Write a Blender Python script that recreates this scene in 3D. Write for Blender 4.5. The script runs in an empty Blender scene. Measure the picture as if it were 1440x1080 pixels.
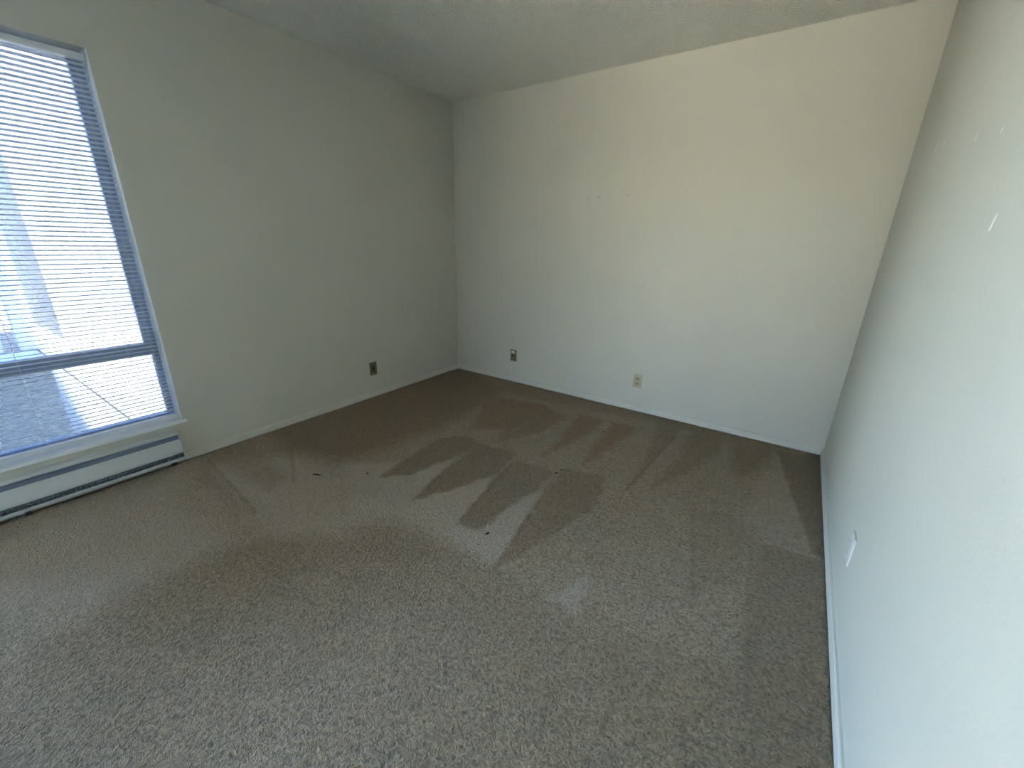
import bpy, bmesh, math, random
import numpy as np
from mathutils import Vector, Matrix

random.seed(4)
C = bpy.context.scene.collection
sc = bpy.context.scene

# ------------------------------------------------------------------ camera
W, H = 3.198, 2.44          # room width (x) and ceiling height
Y0 = -6.10                  # wall behind the camera
F_PX, YAW, PIT, ROL = 578.04, -0.5974, -0.3312, 0.0228
cam = bpy.data.cameras.new('camera')
cam.sensor_width = 36.0
cam.lens = F_PX / 1440.0 * 36.0
cam.clip_start = 0.02
cam_o = bpy.data.objects.new('camera', cam)
C.objects.link(cam_o)
fw = Vector((math.sin(YAW) * math.cos(PIT), math.cos(YAW) * math.cos(PIT), math.sin(PIT)))
rt = Vector((math.cos(YAW), -math.sin(YAW), 0))
up = rt.cross(fw)
r2 = rt * math.cos(ROL) + up * math.sin(ROL)
u2 = -rt * math.sin(ROL) + up * math.cos(ROL)
M = Matrix((r2, u2, -fw)).transposed().to_4x4()
M.translation = (2.862, -3.1733, 1.2832)
cam_o.matrix_world = M
sc.camera = cam_o

# ------------------------------------------------------------------ light
SUN_EL = math.radians(69)
sun_dir = Vector((math.cos(SUN_EL) * .9966, -math.cos(SUN_EL) * .082, math.sin(SUN_EL)))
world = bpy.data.worlds.new('world')
sc.world = world
world.use_nodes = True
nt = world.node_tree
bg = nt.nodes['Background']
sky = nt.nodes.new('ShaderNodeTexSky')
sky.sky_type = 'NISHITA'
sky.sun_disc = False
sky.sun_elevation = SUN_EL
sky.sun_rotation = math.radians(94.7)
sky.air_density = 1.0
sky.dust_density = 0.3
sky.ozone_density = 4.0
nt.links.new(sky.outputs[0], bg.inputs[0])
bg.inputs[1].default_value = 2.4
sun = bpy.data.lights.new('sun', 'SUN')
sun.energy = 42.0
sun.angle = math.radians(0.6)
sun.color = (1.0, 0.92, 0.76)
sun_o = bpy.data.objects.new('sun', sun)
sun_o.rotation_euler = sun_dir.to_track_quat('Z', 'Y').to_euler()
sun_o.location = (0, 0, 12)
C.objects.link(sun_o)
por2 = bpy.data.lights.new('fill_door_portal', 'AREA')  # sky portal of the added door
por2.shape = 'RECTANGLE'; por2.size = 1.1; por2.size_y = 2.1
por2.cycles.is_portal = True
por2_o = bpy.data.objects.new('fill_door_portal', por2)
por2_o.location = (2.55, -6.27, 1.04)
por2_o.rotation_euler = Vector((0, -1, 0)).to_track_quat('Z', 'Y').to_euler()
C.objects.link(por2_o)
por3 = bpy.data.lights.new('window_portal', 'AREA')  # sky portal of the added second window
por3.shape = 'RECTANGLE'; por3.size = 1.22; por3.size_y = 2.2
por3.cycles.is_portal = True
por3_o = bpy.data.objects.new('window_portal', por3)
por3_o.location = (-0.16, -4.35, 1.18)
por3_o.rotation_euler = Vector((-1, 0, 0)).to_track_quat('Z', 'Y').to_euler()
C.objects.link(por3_o)
# portal in the window opening: guides sky sampling, gives off nothing itself
por = bpy.data.lights.new('window_portal', 'AREA')
por.shape = 'RECTANGLE'; por.size = 1.22; por.size_y = 1.82
por.cycles.is_portal = True
por_o = bpy.data.objects.new('window_portal', por)
por_o.location = (-0.16, -3.046, 1.16)
por_o.rotation_euler = Vector((-1, 0, 0)).to_track_quat('Z', 'Y').to_euler()
C.objects.link(por_o)

sc.view_settings.view_transform = 'Standard'
sc.view_settings.look = 'None'
sc.view_settings.gamma = 1.0
sc.view_settings.use_curve_mapping = False
sc.view_settings.exposure = 1.75

# ------------------------------------------------------------------ materials
def mat(name, col, rough=.6, spec=.4, metal=0.0, bump=None, var=None, sheen=0):
    """bump = (scale, strength, distance); var = (scale, amount) mottles the colour"""
    m = bpy.data.materials.new(name); m.use_nodes = True
    n = m.node_tree; p = n.nodes['Principled BSDF']
    p.inputs['Base Color'].default_value = (*col, 1)
    p.inputs['Roughness'].default_value = rough
    p.inputs['Specular IOR Level'].default_value = spec
    p.inputs['Metallic'].default_value = metal
    tc = n.nodes.new('ShaderNodeTexCoord')
    if bump:
        t = n.nodes.new('ShaderNodeTexNoise'); t.inputs['Scale'].default_value = bump[0]
        t.inputs['Detail'].default_value = 3
        n.links.new(tc.outputs['Object'], t.inputs['Vector'])
        b = n.nodes.new('ShaderNodeBump'); b.inputs['Strength'].default_value = bump[1]
        b.inputs['Distance'].default_value = bump[2]
        n.links.new(t.outputs['Fac'], b.inputs['Height'])
        n.links.new(b.outputs[0], p.inputs['Normal'])
    if var:
        t = n.nodes.new('ShaderNodeTexNoise'); t.inputs['Scale'].default_value = var[0]
        t.inputs['Detail'].default_value = 4
        n.links.new(tc.outputs['Object'], t.inputs['Vector'])
        r = n.nodes.new('ShaderNodeValToRGB')
        a = var[1]
        r.color_ramp.elements[0].position = .3; r.color_ramp.elements[1].position = .7
        r.color_ramp.elements[0].color = (*[c * (1 - a) for c in col], 1)
        r.color_ramp.elements[1].color = (*[min(1, c * (1 + a)) for c in col], 1)
        n.links.new(t.outputs['Fac'], r.inputs[0]); n.links.new(r.outputs[0], p.inputs['Base Color'])
    return m

M_WALL = mat('cream wall paint', (.57, .548, .475), .5, .3, bump=(90, .16, .003), var=(1.6, .025))
M_CEIL = mat('popcorn ceiling', (.88, .86, .79), .9, .1)
M_TRIM = mat('white trim paint', (.60, .58, .51), .5, .4, bump=(30, .1, .002))
M_VINYL = mat('white window vinyl', (.82, .83, .84), .35, .4)
M_ALU = mat('glare-blue aluminium frame', (.34, .40, .52), .45, .5, .1, var=(9, .1))  # blue of the window's lens glare put into the frame colour
M_SLAT = mat('white enamel slat', (.80, .81, .83), .35, .45)
_n = M_SLAT.node_tree; _p = _n.nodes['Principled BSDF']; _t = _n.nodes.new('ShaderNodeBsdfTranslucent')
_t.inputs[0].default_value = (.80, .82, .88, 1); _x = _n.nodes.new('ShaderNodeMixShader'); _x.inputs[0].default_value = .2
_n.links.new(_p.outputs[0], _x.inputs[1]); _n.links.new(_t.outputs[0], _x.inputs[2])
_n.links.new(_x.outputs[0], _n.nodes['Material Output'].inputs[0])
M_CORD = mat('white cord', (.78, .78, .76), .8, .1)
M_HEAT = mat('grey-cream heater enamel', (.50, .52, .51), .4, .4, var=(5, .04))
M_DARK = mat('dark heater cavity', (.07, .08, .095), .6, .3)
M_BAND = mat('blue-grey heater deflector', (.12, .155, .22), .5, .4)
M_PLATE = mat('almond outlet plastic', (.34, .29, .18), .35, .4)
M_PLATE2 = mat('ivory outlet plastic', (.45, .385, .26), .35, .4)
M_PLATEW = mat('white outlet plastic', (.62, .61, .58), .4, .35)
M_PLATED = mat('aged brown outlet plastic', (.19, .165, .10), .4, .4)
M_RECD = mat('brown receptacle plastic', (.14, .115, .06), .4, .4)
M_HOLE = mat('dark slot', (.02, .018, .014), .8, .1)
M_SCREW = mat('screw metal', (.5, .48, .4), .35, .5, .8)
M_STUC = mat('white stucco', (.80, .79, .76), .9, .1, bump=(40, .5, .01), var=(2, .04))
M_FACE = mat('pale facade stucco', (.44, .43, .41), .9, .1, bump=(40, .5, .01), var=(2, .04))
M_TAN = mat('tan stucco', (.62, .50, .33), .9, .1, bump=(40, .5, .01), var=(2, .04))  # tan keeps the light through the added door warm
M_PAVE = mat('warm bounce paving', (.78, .70, .53), .9, .1, bump=(60, .3, .004), var=(3, .06))  # colour set to bounce warm fill light through the added door
M_CONC = mat('patio concrete', (.40, .39, .37), .9, .1, bump=(60, .3, .004), var=(3, .08))
M_DOOR = mat('grey exterior shutter', (.34, .37, .42), .6, .3)
M_SPOT = mat('dark stain', (.045, .035, .028), .9, .05)
M_SCUFF = mat('white spackle smear', (.80, .80, .77), .6, .2)
M_NAIL = mat('grey pin mark', (.30, .29, .25), .8, .1)

def popcorn(m):
    n = m.node_tree; p = n.nodes['Principled BSDF']; tc = n.nodes.new('ShaderNodeTexCoord')
    a = n.nodes.new('ShaderNodeTexNoise'); a.inputs['Scale'].default_value = 85; a.inputs['Detail'].default_value = 3
    a.inputs['Roughness'].default_value = .65
    v = n.nodes.new('ShaderNodeTexVoronoi'); v.inputs['Scale'].default_value = 95
    n.links.new(tc.outputs['Object'], a.inputs['Vector']); n.links.new(tc.outputs['Object'], v.inputs['Vector'])
    s = n.nodes.new('ShaderNodeMath'); s.operation = 'SUBTRACT'
    n.links.new(a.outputs['Fac'], s.inputs[0]); n.links.new(v.outputs['Distance'], s.inputs[1])
    b = n.nodes.new('ShaderNodeBump'); b.inputs['Strength'].default_value = 1.0; b.inputs['Distance'].default_value = .011
    n.links.new(s.outputs[0], b.inputs['Height']); n.links.new(b.outputs[0], p.inputs['Normal'])
popcorn(M_CEIL)

def glass_mat(name, tint):
    m = bpy.data.materials.new(name); m.use_nodes = True
    n = m.node_tree; n.nodes.remove(n.nodes['Principled BSDF'])
    out = n.nodes['Material Output']
    t = n.nodes.new('ShaderNodeBsdfTransparent'); t.inputs[0].default_value = (*tint, 1)
    g = n.nodes.new('ShaderNodeBsdfGlossy'); g.inputs['Roughness'].default_value = .02
    f = n.nodes.new('ShaderNodeFresnel'); f.inputs[0].default_value = 1.3
    x = n.nodes.new('ShaderNodeMixShader')
    n.links.new(f.outputs[0], x.inputs[0]); n.links.new(t.outputs[0], x.inputs[1]); n.links.new(g.outputs[0], x.inputs[2])
    n.links.new(x.outputs[0], out.inputs[0])
    return m
M_GLASS = glass_mat('clear glass', (.96, .98, .98))
M_TINT = glass_mat('added dimming glass', (.305, .32, .335))   # each face of the pane; tint added to dim the bright outside

def carpet_mat():
    m = bpy.data.materials.new('beige cut pile carpet'); m.use_nodes = True
    n = m.node_tree; p = n.nodes['Principled BSDF']; L = n.links
    p.inputs['Roughness'].default_value = .95; p.inputs['Specular IOR Level'].default_value = .08
    p.inputs['Sheen Weight'].default_value = .35; p.inputs['Sheen Roughness'].default_value = .5
    p.inputs['Sheen Tint'].default_value = (.9, .85, .8, 1)
    tc = n.nodes.new('ShaderNodeTexCoord')
    # yarn tufts: warped cells
    w = n.nodes.new('ShaderNodeTexNoise'); w.inputs['Scale'].default_value = 45; w.inputs['Detail'].default_value = 2
    L.new(tc.outputs['Object'], w.inputs['Vector'])
    wm = n.nodes.new('ShaderNodeVectorMath'); wm.operation = 'SCALE'; wm.inputs['Scale'].default_value = .035
    L.new(w.outputs['Color'], wm.inputs[0])
    wa = n.nodes.new('ShaderNodeVectorMath'); wa.operation = 'ADD'
    L.new(tc.outputs['Object'], wa.inputs[0]); L.new(wm.outputs[0], wa.inputs[1])
    a = n.nodes.new('ShaderNodeTexNoise'); a.inputs['Scale'].default_value = 92; a.inputs['Detail'].default_value = 2.5
    a.inputs['Roughness'].default_value = .55
    L.new(wa.outputs[0], a.inputs['Vector'])
    fine = n.nodes.new('ShaderNodeTexNoise'); fine.inputs['Scale'].default_value = 420; fine.inputs['Detail'].default_value = 1
    L.new(tc.outputs['Object'], fine.inputs['Vector'])
    s = n.nodes.new('ShaderNodeMath'); s.operation = 'MULTIPLY_ADD'; s.inputs[1].default_value = .25
    L.new(fine.outputs['Fac'], s.inputs[0]); L.new(a.outputs['Fac'], s.inputs[2])
    b = n.nodes.new('ShaderNodeBump'); b.inputs['Strength'].default_value = 1.0; b.inputs['Distance'].default_value = .022
    L.new(s.outputs[0], b.inputs['Height']); L.new(b.outputs[0], p.inputs['Normal'])
    # yarn colour: two tones of the same beige
    r = n.nodes.new('ShaderNodeValToRGB')
    r.color_ramp.elements[0].position = .32; r.color_ramp.elements[0].color = (.158, .115, .064, 1)
    r.color_ramp.elements[1].position = .66; r.color_ramp.elements[1].color = (.43, .33, .205, 1)
    L.new(a.outputs['Fac'], r.inputs[0])
    # nap the cleaner laid down, with broader darker and lighter zones (attribute painted from stroke shapes)
    at = n.nodes.new('ShaderNodeAttribute'); at.attribute_name = 'nap'
    sep = n.nodes.new('ShaderNodeSeparateColor'); L.new(at.outputs['Color'], sep.inputs[0])
    nl = n.nodes.new('ShaderNodeMix'); nl.data_type = 'RGBA'; nl.blend_type = 'MULTIPLY'
    nl.inputs['B'].default_value = (.60, .56, .47, 1)
    L.new(sep.outputs['Red'], nl.inputs['Factor']); L.new(r.outputs[0], nl.inputs['A'])
    n2 = n.nodes.new('ShaderNodeMix'); n2.data_type = 'RGBA'; n2.blend_type = 'MULTIPLY'
    n2.inputs['B'].default_value = (.90, .72, .52, 1)
    L.new(sep.outputs['Green'], n2.inputs['Factor']); L.new(nl.outputs['Result'], n2.inputs['A'])
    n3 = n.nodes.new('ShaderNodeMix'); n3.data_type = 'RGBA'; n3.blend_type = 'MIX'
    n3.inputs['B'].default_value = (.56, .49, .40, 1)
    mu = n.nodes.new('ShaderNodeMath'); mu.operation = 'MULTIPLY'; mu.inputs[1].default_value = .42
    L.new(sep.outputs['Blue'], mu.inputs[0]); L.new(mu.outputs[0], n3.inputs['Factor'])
    L.new(n2.outputs['Result'], n3.inputs['A'])
    L.new(n3.outputs['Result'], p.inputs['Base Color'])
    return m
M_CARPET = carpet_mat()

# ------------------------------------------------------------------ helpers
def link(name, me, parent=None):
    o = bpy.data.objects.new(name, me); C.objects.link(o)
    if parent is not None: o.parent = parent
    return o
def obj(name, bm, m, parent=None, bevel=0, seg=2, smooth=False):
    if bevel:
        bmesh.ops.bevel(bm, geom=bm.edges[:], offset=bevel, segments=seg, affect='EDGES', clamp_overlap=True)
    bmesh.ops.recalc_face_normals(bm, faces=bm.faces[:])
    me = bpy.data.meshes.new(name); bm.to_mesh(me); bm.free()
    me.materials.append(m)
    if smooth:
        for f in me.polygons: f.use_smooth = True
    return link(name, me, parent)
def box(bm, a, b):
    (x0, y0, z0), (x1, y1, z1) = a, b
    vs = [bm.verts.new(v) for v in [(x0, y0, z0), (x1, y0, z0), (x1, y1, z0), (x0, y1, z0),
                                    (x0, y0, z1), (x1, y0, z1), (x1, y1, z1), (x0, y1, z1)]]
    for f in [(0, 3, 2, 1), (4, 5, 6, 7), (0, 1, 5, 4), (1, 2, 6, 5), (2, 3, 7, 6), (3, 0, 4, 7)]:
        bm.faces.new([vs[i] for i in f])
def bx(*ab):
    bm = bmesh.new()
    for i in range(0, len(ab), 2): box(bm, ab[i], ab[i + 1])
    return bm
def prism(profile, axis, a, b):
    """extrude a closed 2-D profile along axis ('x','y','z') from a to b"""
    bm = bmesh.new()
    def P(u, v, t):
        return {'y': (u, t, v), 'x': (t, u, v), 'z': (u, v, t)}[axis]
    A = [bm.verts.new(P(u, v, a)) for u, v in profile]
    B = [bm.verts.new(P(u, v, b)) for u, v in profile]
    bm.faces.new(A); bm.faces.new(B[::-1])
    n = len(A)
    for i in range(n): bm.faces.new([A[i], A[(i + 1) % n], B[(i + 1) % n], B[i]])
    return bm
def tube(bm, p, q, r, n=8):
    p, q = Vector(p), Vector(q); d = (q - p).normalized()
    s = d.orthogonal().normalized(); t = d.cross(s)
    A = [bm.verts.new(p + (s * math.cos(k * 2 * math.pi / n) + t * math.sin(k * 2 * math.pi / n)) * r) for k in range(n)]
    B = [bm.verts.new(q + (s * math.cos(k * 2 * math.pi / n) + t * math.sin(k * 2 * math.pi / n)) * r) for k in range(n)]
    bm.faces.new(A[::-1]); bm.faces.new(B)
    for k in range(n): bm.faces.new([A[k], A[(k + 1) % n], B[(k + 1) % n], B[k]])
def empty(name, loc=(0, 0, 0), rz=0, label=None, cat=None, group=None, kind=None):
    o = bpy.data.objects.new(name, None); C.objects.link(o)
    o.location = loc; o.rotation_euler = (0, 0, rz); o.empty_display_size = .05
    return tag(o, label, cat, group, kind)
def tag(o, label=None, cat=None, group=None, kind=None):
    if label: o['label'] = label
    if cat: o['category'] = cat
    if group: o['group'] = group
    if kind: o['kind'] = kind
    return o
def struct(o, label=None): return tag(o, label, None, None, 'structure')

# ------------------------------------------------------------------ room shell
T = .14                                    # outer wall thickness
WY1, WY0 = -2.432, -3.66                   # window opening along the left wall
WZ0, WZ1 = .245, 2.068
VZ0, VZ1 = .08, 2.28
VY1, VY0 = -3.74, -4.96                   # added second window beside the viewer, there for fill light
# left wall with its opening, a single solid ring of masonry
bm = bx((-T, WY1, -.1), (0, .14, H), (-T, Y0 - .14, -.1), (0, VY0, H), (-T, VY1, -.1), (0, WY0, H),
        (-T, VY0, -.1), (0, VY1, VZ0), (-T, VY0, VZ1), (0, VY1, H),
        (-T, WY0, -.1), (0, WY1, WZ0 - .004), (-T, WY0, WZ1), (0, WY1, H))
struct(obj('wall_left', bm, M_WALL), 'cream painted wall holding the tall window and heater')
wall_back = struct(obj('wall_back', bx((0, 0, -.1), (W, .14, H)), M_WALL), 'cream painted back wall with two outlets')
wall_right = struct(obj('wall_right', bx((W, Y0 - .14, -.1), (W + .14, .14, H)), M_WALL), 'brightly lit right wall facing the window')
CX, CY = 2.00, -5.00                       # added closet blocks, unseen, that keep door light off the left wall
struct(obj('wall_baffle', bx((0, Y0, -.1), (CX, CY, H), (1.2, CY, -.1), (CX, -4.10, H), (2.85, -4.9, -.1), (W, -4.3, H)), M_WALL), 'added closet-like blocks that cut and shape the door light')
DX0, DX1, DZ = 2.0, 3.1, 2.03             # added glass door behind the viewer, a source of fill light
struct(obj('wall_front', bx((0, Y0 - .14, -.1), (DX0, Y0, H), (DX1, Y0 - .14, -.1), (W, Y0, H), (DX0, Y0 - .14, DZ), (DX1, Y0, H), (DX0, Y0 - .14, -.1), (DX1, Y0, -.012)), M_WALL), 'cream wall behind the viewer')
struct(obj('ceiling', bx((-T, Y0 - .14, H), (W + .14, .14, H + .18)), M_CEIL), 'off-white popcorn textured ceiling')

# carpet: a fine grid so the brushed strokes and the tucked-in edge are in the surface
STROKES = {  # cleaner strokes, plus broad darker and lighter zones
 'A': [(1.02, -1.35), (1.13, -1.2), (1.33, -1.24), (1.28, -1.48), (1.22, -1.77), (1.09, -1.92)],
 'B': [(1.31, -1.24), (1.56, -1.19), (1.62, -1.47), (1.52, -1.73), (1.42, -1.95), (1.34, -1.65)],
 'C': [(1.61, -1.29), (1.87, -1.24), (1.89, -1.46), (1.85, -1.72), (1.86, -1.92), (1.73, -1.95), (1.63, -1.53)],
 'D': [(1.9, -1.18), (2.14, -1.12), (2.22, -1.41), (2.14, -1.73), (2.05, -2.09), (1.99, -1.78), (1.93, -1.4)],
 'E': [(0.78, -0.48), (1.29, -0.37), (1.43, -0.45), (1.35, -0.81), (1.37, -1.13), (1.3, -0.95), (1.09, -1.1)],
 'F': [(1.3, -0.49), (1.55, -0.43), (1.54, -0.82), (1.36, -1.18), (1.37, -0.84)],
 'G': [(1.62, -0.37), (1.82, -0.36), (1.81, -0.75), (1.72, -1.15), (1.69, -0.84)],
 'H': [(1.89, -0.34), (2.07, -0.33), (2.05, -0.62), (1.98, -1.07), (1.93, -0.87)],
 'I': [(2.13, -0.06), (2.34, -0.04), (2.33, -0.38), (2.29, -1.17), (2.27, -0.83), (2.22, -0.43)],
 'J': [(2.4, -0.08), (2.65, -0.1), (2.63, -0.4), (2.5, -0.86), (2.39, -1.1), (2.44, -0.61)],
 'K': [(2.67, -0.13), (2.92, -0.12), (2.86, -0.46), (2.8, -0.69), (2.72, -0.53)],
 'L': [(2.95, -0.13), (3.19, -0.02), (3.19, -1.18), (3.14, -1.16), (3.05, -0.7)],
 'M': [(2.94, -1.24), (3.19, -1.19), (3.19, -2.6), (2.98, -2.6), (2.93, -1.7)],
 'M2': [(2.63, -1.14), (2.83, -1.06), (2.91, -1.5), (2.77, -1.72)],
 'N': [(-0.03, -2.0), (0.0, 0.0), (0.15, 0.0), (0.78, -0.2), (0.89, -0.81), (0.9, -1.2), (0.84, -1.66), (0.75, -1.92), (0.32, -2.05)],
 'O': [(0.03, -2.12), (0.08, -2.39), (0.74, -2.34), (0.69, -2.21)],
 'P': [(0.11, -2.39), (0.88, -2.47), (0.82, -2.54), (0.33, -2.53)],
 'Q': [(0.0, 0.0), (W, 0.0), (W, -.10), (2.2, -.16), (1.0, -.30), (0.0, -.45)],
 'R': [(1.05,-4.9),(1.06,-3.31),(1.02,-2.92),(1.06,-2.64),(1.31,-2.4),(1.48,-2.14),(1.76,-2.1),(2.04,-2.1),(2.4,-2.1),(2.75,-2.0),(3.19,-1.9),(3.19,-4.9)],
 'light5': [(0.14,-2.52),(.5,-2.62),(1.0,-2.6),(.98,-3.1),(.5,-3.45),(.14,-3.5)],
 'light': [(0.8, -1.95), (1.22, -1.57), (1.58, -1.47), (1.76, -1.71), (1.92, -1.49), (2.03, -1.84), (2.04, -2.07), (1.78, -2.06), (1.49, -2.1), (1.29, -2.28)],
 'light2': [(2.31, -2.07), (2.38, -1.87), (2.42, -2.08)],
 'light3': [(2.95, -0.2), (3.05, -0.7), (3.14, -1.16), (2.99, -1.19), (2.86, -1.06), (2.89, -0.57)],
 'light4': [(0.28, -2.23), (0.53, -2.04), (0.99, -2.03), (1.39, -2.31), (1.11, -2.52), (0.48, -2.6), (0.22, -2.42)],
}
# (dark, brown, light, edge softness)
LINES = [((1.61, -1.29), (1.73, -1.95), .5), ((1.90, -1.30), (2.05, -2.09), .5), ((2.33, -.30), (2.29, -1.17), .8), ((2.63, -1.14), (2.77, -1.80), .4),
         ((.33, -2.0), (.75, -2.21), .5), ((.11, -2.39), (.88, -2.47), .35), ((1.34, -1.60), (1.42, -1.95), .4), ((2.90, -1.2), (2.98, -2.1), .3),
         ((1.27, -2.30), (1.50, -2.12), -.6), ((2.95, -.20), (3.13, -1.16), -.5), ((2.96, -1.20), (3.19, -1.19), -.6), ((1.50, -2.12), (1.80, -2.09), -.3)]
NAP = {'A': (.75, .3, 0, .013), 'B': (.75, .2, 0, .013), 'C': (.75, .1, 0, .013), 'D': (.7, .2, 0, .013),
       'E': (.35, .9, 0, .04), 'F': (.35, .7, 0, .03), 'G': (.45, .8, 0, .03), 'H': (.45, 1., 0, .035),
       'I': (.5, .35, 0, .03), 'J': (.5, .3, 0, .03), 'K': (.6, .3, 0, .03), 'L': (.85, .2, 0, .015),
       'M': (.5, 0, 0, .04), 'M2': (.25, 0, 0, .03), 'N': (.7, .7, 0, .12), 'O': (.35, .2, 0, .05), 'P': (.4, .1, 0, .04),
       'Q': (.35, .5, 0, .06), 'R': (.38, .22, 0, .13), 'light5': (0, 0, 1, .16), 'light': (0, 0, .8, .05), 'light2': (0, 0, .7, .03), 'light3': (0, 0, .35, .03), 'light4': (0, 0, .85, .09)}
def sdist(px, py, poly):
    """signed distance (inside positive) of many points to a polygon"""
    d = np.full(px.shape, 1e9); ins = np.zeros(px.shape, bool)
    n = len(poly)
    for i in range(n):
        ax, ay = poly[i]; bx_, by = poly[(i + 1) % n]
        ex, ey = bx_ - ax, by - ay
        t = np.clip(((px - ax) * ex + (py - ay) * ey) / (ex * ex + ey * ey), 0, 1)
        d = np.minimum(d, np.hypot(px - ax - t * ex, py - ay - t * ey))
        if ay != by:
            c = ((ay > py) != (by > py)) & (px < (bx_ - ax) * (py - ay) / (by - ay) + ax)
            ins ^= c
    return np.where(ins, d, -d)
def make_carpet():
    st = .01
    xs = np.concatenate([[0, .006], np.arange(st, W - .008, st), [W - .006, W]])
    ys = np.concatenate([[Y0, Y0 + .006], np.arange(Y0 + st, -.008, st), [-.006, 0]])
    X, Y = np.meshgrid(xs, ys)
    nx, ny = len(xs), len(ys)
    edge = np.minimum.reduce([X, W - X, Y - Y0, -Y])
    Z = -.010 * np.clip(1 - edge / .022, 0, 1) ** 1.5
    Z = Z + .0012 * np.sin(X * 9.1 + 2 * np.sin(Y * 5.3)) * np.sin(Y * 7.7 + X * 3)
    co = np.stack([X.ravel(), Y.ravel(), Z.ravel()], 1)
    idx = np.arange(nx * ny).reshape(ny, nx)
    q = np.stack([idx[:-1, :-1], idx[:-1, 1:], idx[1:, 1:], idx[1:, :-1]], -1).reshape(-1, 4)
    me = bpy.data.meshes.new('floor')
    me.vertices.add(len(co)); me.vertices.foreach_set('co', co.ravel().astype('f'))
    me.loops.add(q.size); me.loops.foreach_set('vertex_index', q.ravel().astype('i'))
    me.polygons.add(len(q)); me.polygons.foreach_set('loop_start', (np.arange(len(q)) * 4).astype('i'))
    me.update(calc_edges=True)
    # nap
    px, py = X.ravel(), Y.ravel()
    wob = .012 * np.sin(px * 41 + 3 * np.sin(py * 17)) + .009 * np.sin(py * 63 + 2 * np.sin(px * 23))
    col = np.zeros((len(px), 4)); col[:, 3] = 1
    for k, poly in STROKES.items():
        a, b, c, s = NAP[k]
        w = np.clip((sdist(px, py, poly) + wob * .45) / (2 * s) + .5, 0, 1); w = w * w * (3 - 2 * w)
        for ch, v in enumerate((a, b, c)):
            if v: col[:, ch] = np.maximum(col[:, ch], w * v)
    for (ax, ay), (bx_, by), v in LINES:           # creases left by the edge of the cleaner head
        ex, ey = bx_ - ax, by - ay
        t = np.clip(((px - ax) * ex + (py - ay) * ey) / (ex * ex + ey * ey), 0, 1)
        w = np.clip(1.3 - np.hypot(px - ax - t * ex, py - ay - t * ey) / .011, 0, 1)
        if v > 0: col[:, 0] = np.clip(col[:, 0] + w * v, 0, 1.2)
        else:
            col[:, 0] *= 1 - w * -v; col[:, 2] = np.maximum(col[:, 2], w * -v * 1.2)
    dark = np.maximum(col[:, 0], col[:, 1] * .9)
    col[:, 2] *= 1 - np.clip(dark * 1.3, 0, 1)
    at = me.color_attributes.new('nap', 'FLOAT_COLOR', 'POINT')
    at.data.foreach_set('color', col.ravel().astype('f'))
    me.materials.append(M_CARPET)
    for_s = np.ones(len(q), bool); me.polygons.foreach_set('use_smooth', for_s)
    return link('floor', me)
floor = struct(make_carpet(), 'beige cut pile carpet with vacuum strokes')
struct(obj('floor_slab', bx((-T, Y0 - .14, -.2), (W + .14, .14, -.101)), M_CONC))

SPOTS = [(0.98, -0.53, .014, .007, .3), (1.01, -1.92, .010, .006, .2), (1.89, -0.55, .009, .006, .1), (1.89, -1.26, .016, .005, 1.3),
         (1.90, -1.21, .014, .005, 1.3), (1.89, -1.92, .013, .007, 1.2), (0.79, -2.10, .03, .007, .4)]
for x, y, a, b, r in SPOTS:
    bm = bmesh.new()
    bmesh.ops.create_uvsphere(bm, u_segments=10, v_segments=5, radius=1)
    for v in bm.verts:
        k = 1 + .25 * math.sin(5 * math.atan2(v.co.y, v.co.x) + x * 9)
        u, w_ = v.co.x * a * k, v.co.y * b * k
        v.co = Vector((x + u * math.cos(r) - w_ * math.sin(r), y + u * math.sin(r) + w_ * math.cos(r), .001 + v.co.z * .0015))
    obj('stain', bm, M_SPOT, floor)

# marks on the walls
for x, z, s in [(1.465, 1.624, .006), (1.686, 1.626, .0045), (1.572, 1.625, .003), (1.379, 1.607, .004), (1.37, 1.62, .003), (1.70, 1.632, .003)]:
    bm = bmesh.new(); tube(bm, (x, .001, z), (x, -.0006, z), s, 10); obj('pin_mark', bm, M_NAIL, wall_back)
for (y0, z0), (y1, z1), s in [((-.617, 1.67), (-.655, 1.70), .004), ((-1.685, 1.333), (-1.70, 1.37), .004), ((-1.49, 1.572), (-1.50, 1.585), .004),
                              ((-1.25, 1.60), (-1.262, 1.62), .003), ((-.78, 1.66), (-.79, 1.68), .003)]:
    bm = bmesh.new()
    d = Vector((0, y1 - y0, z1 - z0)).normalized(); n = Vector((0, -d.z, d.y))
    ctr = Vector((W, (y0 + y1) / 2, (z0 + z1) / 2)); L_ = math.hypot(y1 - y0, z1 - z0) / 2
    ring = [ctr + d * L_ * math.cos(t * math.pi / 6) + n * s * math.sin(t * math.pi / 6) for t in range(12)]
    A = [bm.verts.new(p + Vector((.001, 0, 0))) for p in ring]; B = [bm.verts.new(p - Vector((.0006, 0, 0))) for p in ring]
    bm.faces.new(A); bm.faces.new(B[::-1])
    for i in range(12): bm.faces.new([A[i], A[(i + 1) % 12], B[(i + 1) % 12], B[i]])
    obj('spackle_smear', bm, M_SCUFF, wall_right)

# baseboards: flat board with a small step near the top
BH = .044
prof = [(0, .0), (.012, .0), (.012, BH - .018), (.010, BH - .016), (.010, BH - .013), (.012, BH - .011), (.0105, BH - .003), (.007, BH), (0, BH)]
struct(obj('baseboard_left', prism(prof, 'y', -2.478, -.012), M_TRIM))
struct(obj('baseboard_front', prism([(Y0 + u, v) for u, v in prof], 'x', CX, DX0), M_TRIM))
struct(obj('baseboard_back', prism([(-u, v) for u, v in prof], 'x', 0, W), M_TRIM))
struct(obj('baseboard_right', prism([(W - u, v) for u, v in prof], 'y', Y0 + .012, -.012), M_TRIM))

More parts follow.
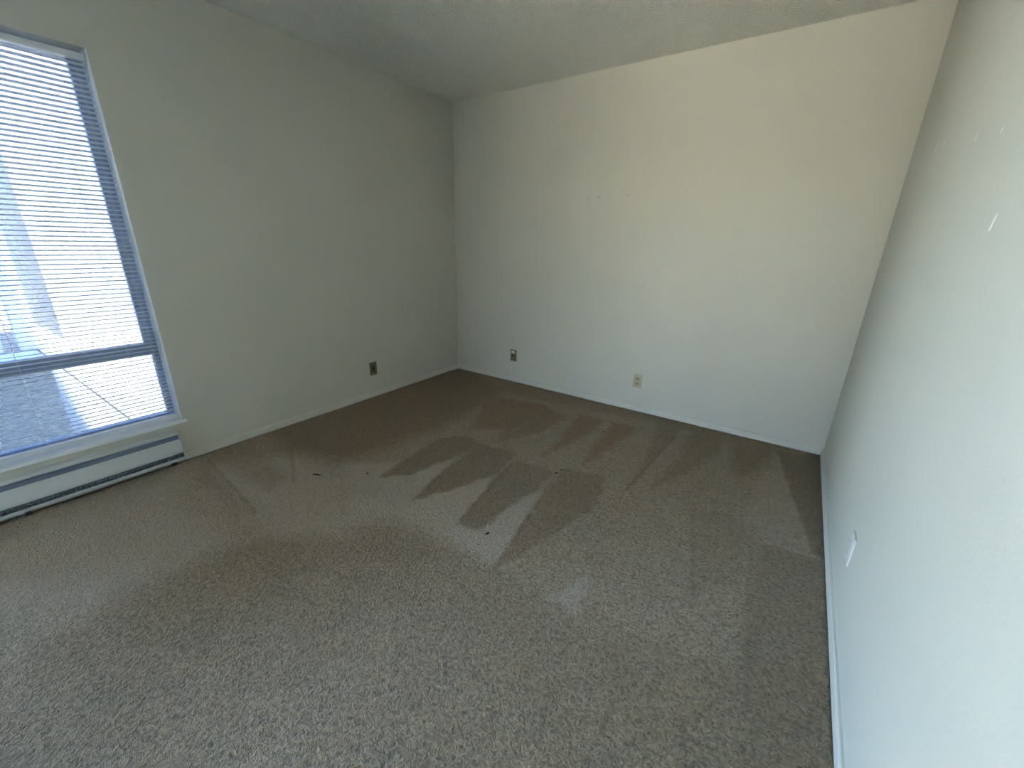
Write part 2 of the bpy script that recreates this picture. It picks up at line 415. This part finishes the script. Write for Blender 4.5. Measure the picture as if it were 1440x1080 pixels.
# ------------------------------------------------------------------ window
win = empty('window_1', (0, 0, 0), kind='structure', label='tall window in a white recess, aluminium frame with a low cross rail')
FX0, FX1 = -.135, -.095
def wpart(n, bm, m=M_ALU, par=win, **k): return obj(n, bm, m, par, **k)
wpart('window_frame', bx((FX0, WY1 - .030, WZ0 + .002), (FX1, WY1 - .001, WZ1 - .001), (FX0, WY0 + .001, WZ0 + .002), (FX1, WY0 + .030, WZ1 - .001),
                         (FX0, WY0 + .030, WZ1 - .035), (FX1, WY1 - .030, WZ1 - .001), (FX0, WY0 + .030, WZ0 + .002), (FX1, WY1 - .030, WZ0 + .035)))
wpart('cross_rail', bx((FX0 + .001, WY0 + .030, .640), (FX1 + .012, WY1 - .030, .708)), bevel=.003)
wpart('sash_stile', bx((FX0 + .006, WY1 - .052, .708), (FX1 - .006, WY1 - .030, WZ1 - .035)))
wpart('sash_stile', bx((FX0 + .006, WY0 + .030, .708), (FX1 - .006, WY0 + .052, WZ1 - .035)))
wpart('window_pane', bx((-.117, WY0 + .052, .708), (-.113, WY1 - .052, WZ1 - .035)), M_TINT)
wpart('window_pane', bx((-.117, WY0 + .030, WZ0 + .035), (-.113, WY1 - .030, .640)), M_TINT)
# white lining of the recess and the sill
struct(obj('trim_1', bx((-.094, WY1 - .003, WZ0), (-.001, WY1, WZ1), (-.094, WY0, WZ0), (-.001, WY0 + .003, WZ1)), M_VINYL), 'white lining of the window recess')
struct(obj('trim_2', bx((-.094, WY0 + .003, WZ0 - .004), (.0, WY1 - .003, WZ0 + .006), (0, WY0 - .02, WZ0 - .010), (.018, WY1 + .018, WZ0 + .006)), M_VINYL, bevel=.0025), 'white window sill')

win2 = empty('fill_window', (0, 0, 0), kind='structure', label='added unseen window beside the viewer for fill light, without a blind')
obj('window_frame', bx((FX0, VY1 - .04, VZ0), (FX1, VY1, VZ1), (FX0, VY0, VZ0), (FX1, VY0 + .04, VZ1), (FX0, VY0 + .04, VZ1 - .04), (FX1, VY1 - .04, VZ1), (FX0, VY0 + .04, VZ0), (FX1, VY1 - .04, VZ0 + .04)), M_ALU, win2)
obj('window_pane', bx((-.117, VY0 + .04, VZ0 + .04), (-.113, VY1 - .04, VZ1 - .04)), M_GLASS, win2)
door = empty('fill_door', (0, 0, 0), kind='structure', label='added unseen glass door behind the viewer for fill light')
obj('fill_door_frame', bx((DX0, Y0 - .12, -.01), (DX0 + .05, Y0 - .04, DZ), (DX1 - .05, Y0 - .12, -.01), (DX1, Y0 - .04, DZ),
    (DX0 + .05, Y0 - .12, -.01), (DX1 - .05, Y0 - .04, .04), (DX0 + .05, Y0 - .12, DZ - .05), (DX1 - .05, Y0 - .04, DZ), (2.53, Y0 - .12, .04), (2.57, Y0 - .04, DZ - .05)), M_VINYL, door)
obj('fill_door_pane', bx((DX0 + .05, Y0 - .085, .04), (2.53, Y0 - .080, DZ - .05)), M_GLASS, door)
obj('fill_door_pane', bx((2.57, Y0 - .085, .04), (DX1 - .05, Y0 - .080, DZ - .05)), M_GLASS, door)

# ------------------------------------------------------------------ venetian blind
blind = empty('venetian_blind', (-.03, (WY0 + WY1) / 2, WZ0 + .04), label='white horizontal slat blind hanging in the tall window on the left', cat='blind')
ORG = Vector(blind.location)
def bpart(n, bm, m, par=blind, **k):
    bmesh.ops.translate(bm, verts=bm.verts[:], vec=-ORG)
    return obj(n, bm, m, par, **k)
BY1, BY0 = WY1 - .010, WY0 + .010
hr = bpart('headrail', prism([(-.045, 2.020), (-.015, 2.020), (-.013, 2.026), (-.013, 2.044), (-.015, 2.046), (-.017, 2.045), (-.017, 2.030),
                              (-.043, 2.030), (-.043, 2.045), (-.045, 2.046)], 'y', BY0, BY1), M_SLAT)
TILT = math.radians(9.5)
bm = bmesh.new()
N = 6
top, bot = [], []
for i in range(N + 1):
    s = (i / N - .5) * .025
    crown = .0030 * (1 - (2 * i / N - 1) ** 2)
    x = s * math.cos(TILT) - crown * math.sin(TILT); z = s * math.sin(TILT) + crown * math.cos(TILT)
    top.append((x, z + .0004)); bot.append((x, z - .0004))
bm.free()
bm = prism(top + bot[::-1], 'y', (BY0 - BY1) / 2, (BY1 - BY0) / 2)
slat_me = None
z = 2.004; k = 0
while z > .300:
    if slat_me is None:
        o = obj('slat', bm, M_SLAT, blind, smooth=False); slat_me = o.data
    else:
        o = link('slat', slat_me, blind)
    o.location = (0, 0, z - ORG.z)
    # a few slats sag or sit crooked where they were bent
    o.rotation_euler = (random.uniform(-.0006, .0006), random.uniform(-.02, .02), 0)
    if k in (61, 62): o.rotation_euler[1] += .12
    z -= .0211; k += 1
bpart('bottom_rail', prism([(-.043, .266), (-.040, .260), (-.020, .260), (-.017, .266), (-.017, .284), (-.022, .289), (-.038, .289), (-.043, .284)], 'y', BY0, BY1), M_SLAT)
for y in (-2.475, -2.580, -2.965, -3.350, -3.62):
    bm = bmesh.new()
    for x in (-.0435, -.0165):
        tube(bm, (x, y, .280), (x, y, 2.022), .0007, 5)
    lc = bpart('ladder_cord', bm, M_CORD)
bm = bmesh.new(); tube(bm, (-.008, -3.42, 1.05), (-.010, -3.42, 2.02), .004, 6)
bpart('tilt_wand', bm, M_CORD)

# ------------------------------------------------------------------ baseboard heater
HY1, HY0 = -2.478, -3.74
heat = empty('baseboard_heater', (0, (HY0 + HY1) / 2, 0), label='long low cream baseboard heater with dark slots under the window', cat='heater')
HO = Vector(heat.location)
def hpart(n, bm, m, par=heat, **k):
    bmesh.ops.translate(bm, verts=bm.verts[:], vec=-HO)
    return obj(n, bm, m, par, **k)
hpart('back_plate', bx((.002, HY0 + .004, .028), (.006, HY1 - .004, .200)), M_HEAT)
hpart('top_cover', prism([(.006, .200), (.006, .196), (.040, .190), (.043, .184), (.046, .184), (.044, .192), (.041, .194)], 'y', HY0 + .003, HY1 - .003), M_HEAT)
hpart('deflector', prism([(.036, .178), (.046, .158), (.048, .150), (.046, .149), (.044, .156), (.034, .176)], 'y', HY0 + .004, HY1 - .004), M_BAND)
hpart('front_cover', prism([(.046, .154), (.050, .156), (.066, .090), (.067, .075), (.064, .075), (.062, .090)], 'y', HY0 + .003, HY1 - .003), M_HEAT)
hpart('heating_core', bx((.010, HY0 + .01, .056), (.034, HY1 - .01, .15)), M_DARK)
hpart('bottom_lip', prism([(.006, .030), (.066, .030), (.067, .048), (.063, .048), (.062, .034), (.006, .034)], 'y', HY0 + .003, HY1 - .003), M_HEAT)
# fins of the lower intake grille, each a bar
bm = bmesh.new(); box(bm, (.060, -.0022, .044), (.0645, .0022, .078)); fin = None
y = HY1 - .020; cnt = 0
while y > HY0 + .02:
    if fin is None:
        o = obj('grille_bar', bm, M_BAND, heat); fin = o.data
    else: o = link('grille_bar', fin, heat)
    o.location = (0, y - HO.y, 0); y -= .016
endp = [(0, .028), (.066, .028), (.069, .040), (.069, .085), (.058, .135), (.047, .182), (.043, .198), (0, .202)]
hpart('end_cap', prism(endp, 'y', HY1 - .004, HY1), M_HEAT)
hpart('end_cap', prism(endp, 'y', HY0, HY0 + .004), M_HEAT)
for y in (HY1 - .05, (HY0 + HY1) / 2, HY0 + .05):
    hpart('foot', bx((.008, y - .01, .0005), (.040, y + .01, .030)), M_DARK)  # feet coloured dark to stand for the shadow under the lip

# ------------------------------------------------------------------ outlets
def outlet(loc, rz, label, kind, mp, mr):
    o = empty('wall_outlet', loc, rz, label, 'outlet', 'wall outlets low on the walls')
    pl = obj('cover_plate', bx((-.035, -.0062, -.057), (.035, -.0002, .057)), mp, o, bevel=.0022)
    def recept(z, m, mh=M_HOLE, slots=True):
        bm = bmesh.new(); pts = []
        for k in range(24):
            a = k * 2 * math.pi / 24
            pts.append((.0172 * math.cos(a), max(-.0135, min(.0135, .0172 * math.sin(a))) + z))
        A = [bm.verts.new((x, -.0055, zz)) for x, zz in pts]; B = [bm.verts.new((x, -.0078, zz)) for x, zz in pts]
        bm.faces.new(A); bm.faces.new(B[::-1])
        for i in range(24): bm.faces.new([A[i], A[(i + 1) % 24], B[(i + 1) % 24], B[i]])
        r = obj('receptacle', bm, m, o)
        if slots:
            for (x, w, h) in ((-.0065, .0012, .0045), (.0065, .0012, .0036)):
                obj('slot', bx((x - w, -.0080, z + .002 - h), (x + w, -.0070, z + .002 + h)), mh, r)
            bm = bmesh.new(); tube(bm, (0, -.0070, z - .0085), (0, -.0080, z - .0085), .0025, 10); obj('ground_hole', bm, mh, r)
        return r
    if kind == 'duplex':
        recept(.0195, mr); recept(-.0195, mr)
        bm = bmesh.new(); tube(bm, (0, -.006, 0), (0, -.0078, 0), .0032, 10); obj('screw', bm, M_SCREW, o)
    elif kind == 'capped':                         # upper half closed by a pale cover, two round holes below
        obj('socket_cover', bx((-.0205, -.0115, .020), (.0185, -.0055, .046)), M_PLATEW, o, bevel=.002)
        r = obj('receptacle', bx((-.022, -.0085, -.040), (.022, -.0055, .012)), mr, o, bevel=.001)
        for x in (-.0125, .0115):
            bm = bmesh.new(); tube(bm, (x, -.0078, .0), (x, -.0090, .0), .0055, 12); obj('socket_hole', bm, M_HOLE, r)
        bm = bmesh.new(); tube(bm, (0, -.006, -.048), (0, -.0075, -.048), .003, 10); obj('screw', bm, M_SCREW, o)
    elif kind == 'jack':
        obj('jack_surround', bx((-.017, -.0085, -.033), (.017, -.0055, .033)), mr, o, bevel=.0015)
        obj('jack_hole', bx((-.010, -.0092, -.002), (.006, -.0080, .012)), M_HOLE, o)
        for z in (-.046, .046):
            bm = bmesh.new(); tube(bm, (0, -.006, z), (0, -.0075, z), .003, 10); obj('screw', bm, M_SCREW, o)
    return o
outlet((0, -1.075, .243), math.pi / 2, 'small brown outlet on the left wall between window and far corner', 'jack', M_PLATED, M_RECD)
outlet((.715, 0, .258), 0, 'small brown outlet near the far corner, white cap on its upper socket', 'capped', M_PLATED, M_RECD)
outlet((1.927, 0, .250), 0, 'almond duplex outlet on the back wall, in the middle of the wall', 'duplex', M_PLATE2, M_PLATE)
outlet((W, -1.487, .277), -math.pi / 2, 'white duplex outlet on the bright right wall above the baseboard', 'duplex', M_PLATEW, M_PLATEW)

# ------------------------------------------------------------------ outside: patio and neighbouring building
GZ = -.10
patio = struct(obj('patio_base', bx((-11, -14.5, GZ - .12), (-T - .01, 6, GZ - .03), (-T - .01, -14.5, GZ - .12), (9, Y0 - .16, GZ - .03)), M_CONC), 'concrete patio outside the window')
ys = [-14.5, -12.92, -11.42, -9.92, -8.42, -6.92, -5.42, -3.92, -2.42, -.92, .58, 2.08, 6]
for a, b in zip(ys[:-1], ys[1:]):
    obj('slab', bx((-11, a + .006, GZ - .03), (-T - .012, b - .006, GZ)), M_CONC, patio, bevel=.003, seg=1)
for a, b in ((-.09, 1.3), (1.3, 2.7), (2.7, 4.1), (4.1, 9)):
    obj('slab', bx((a + .006, -14.5, GZ - .03), (b - .006, Y0 - .165, GZ)), M_PAVE, patio, bevel=.003, seg=1)  # unseen strips added to bounce warm light in through the door
fen = obj('added_fence', bx((-4.7, -14.12, GZ), (9, -14, 2.2)), M_TAN)
tag(fen, 'unseen tan stucco wall added behind the viewer to shape the door light', 'wall')
BX = -5.25
bld = empty('neighbour_building', (BX, 0, GZ), label='sunlit white stucco wall and corner across the patio', cat='building')
def part(n, bm, m, par=bld, **k):
    bmesh.ops.translate(bm, verts=bm.verts[:], vec=-Vector(bld.location))
    return obj(n, bm, m, par, **k)
part('wall', bx((-9.5, -2.11, GZ), (BX, 5.5, 3.7)), M_FACE)
part('coping', bx((-9.55, -2.15, 3.7), (BX + .05, 5.5, 3.78)), M_FACE, bevel=.01)
part('rear_wall', bx((-9.5, -5, GZ), (-7.4, -2.115, 2.05)), M_STUC)
part('window', bx((-7.35, -2.135, .30), (-6.3, -2.108, 1.45)), M_DOOR, bevel=.004)
pil = obj('patio_wall', bx((-.14, -2.551, 0), (0, -2.36, 2.45)), M_STUC, bevel=.006)
pil.location = (-4.85, 0, GZ)
tag(pil, 'narrow pale stucco pillar standing in shade outside the window', 'pillar')
pil.name = 'pillar'
pw = obj('garden_wall', bx((-.14, -3.3, 0), (0, -2.68, 2.45)), M_STUC, bevel=.006)
pw.location = (-4.85, 0, GZ)
tag(pw, 'shaded pale garden wall left of the pillar outside', 'wall')
lb = obj('utility_box', bx((-.35, -.45, 0), (.0, .45, .62)), M_STUC, bevel=.01)
lb.location = (-1.0, -3.215, GZ)
tag(lb, 'low pale utility box on the patio just outside the window', 'box')
# unseen tall block added to throw the shade over the left of the patio
struct(obj('shade_block', bx((0, Y0 - .14, H + .20), (1.5, -2.87, 17.0)), M_STUC))
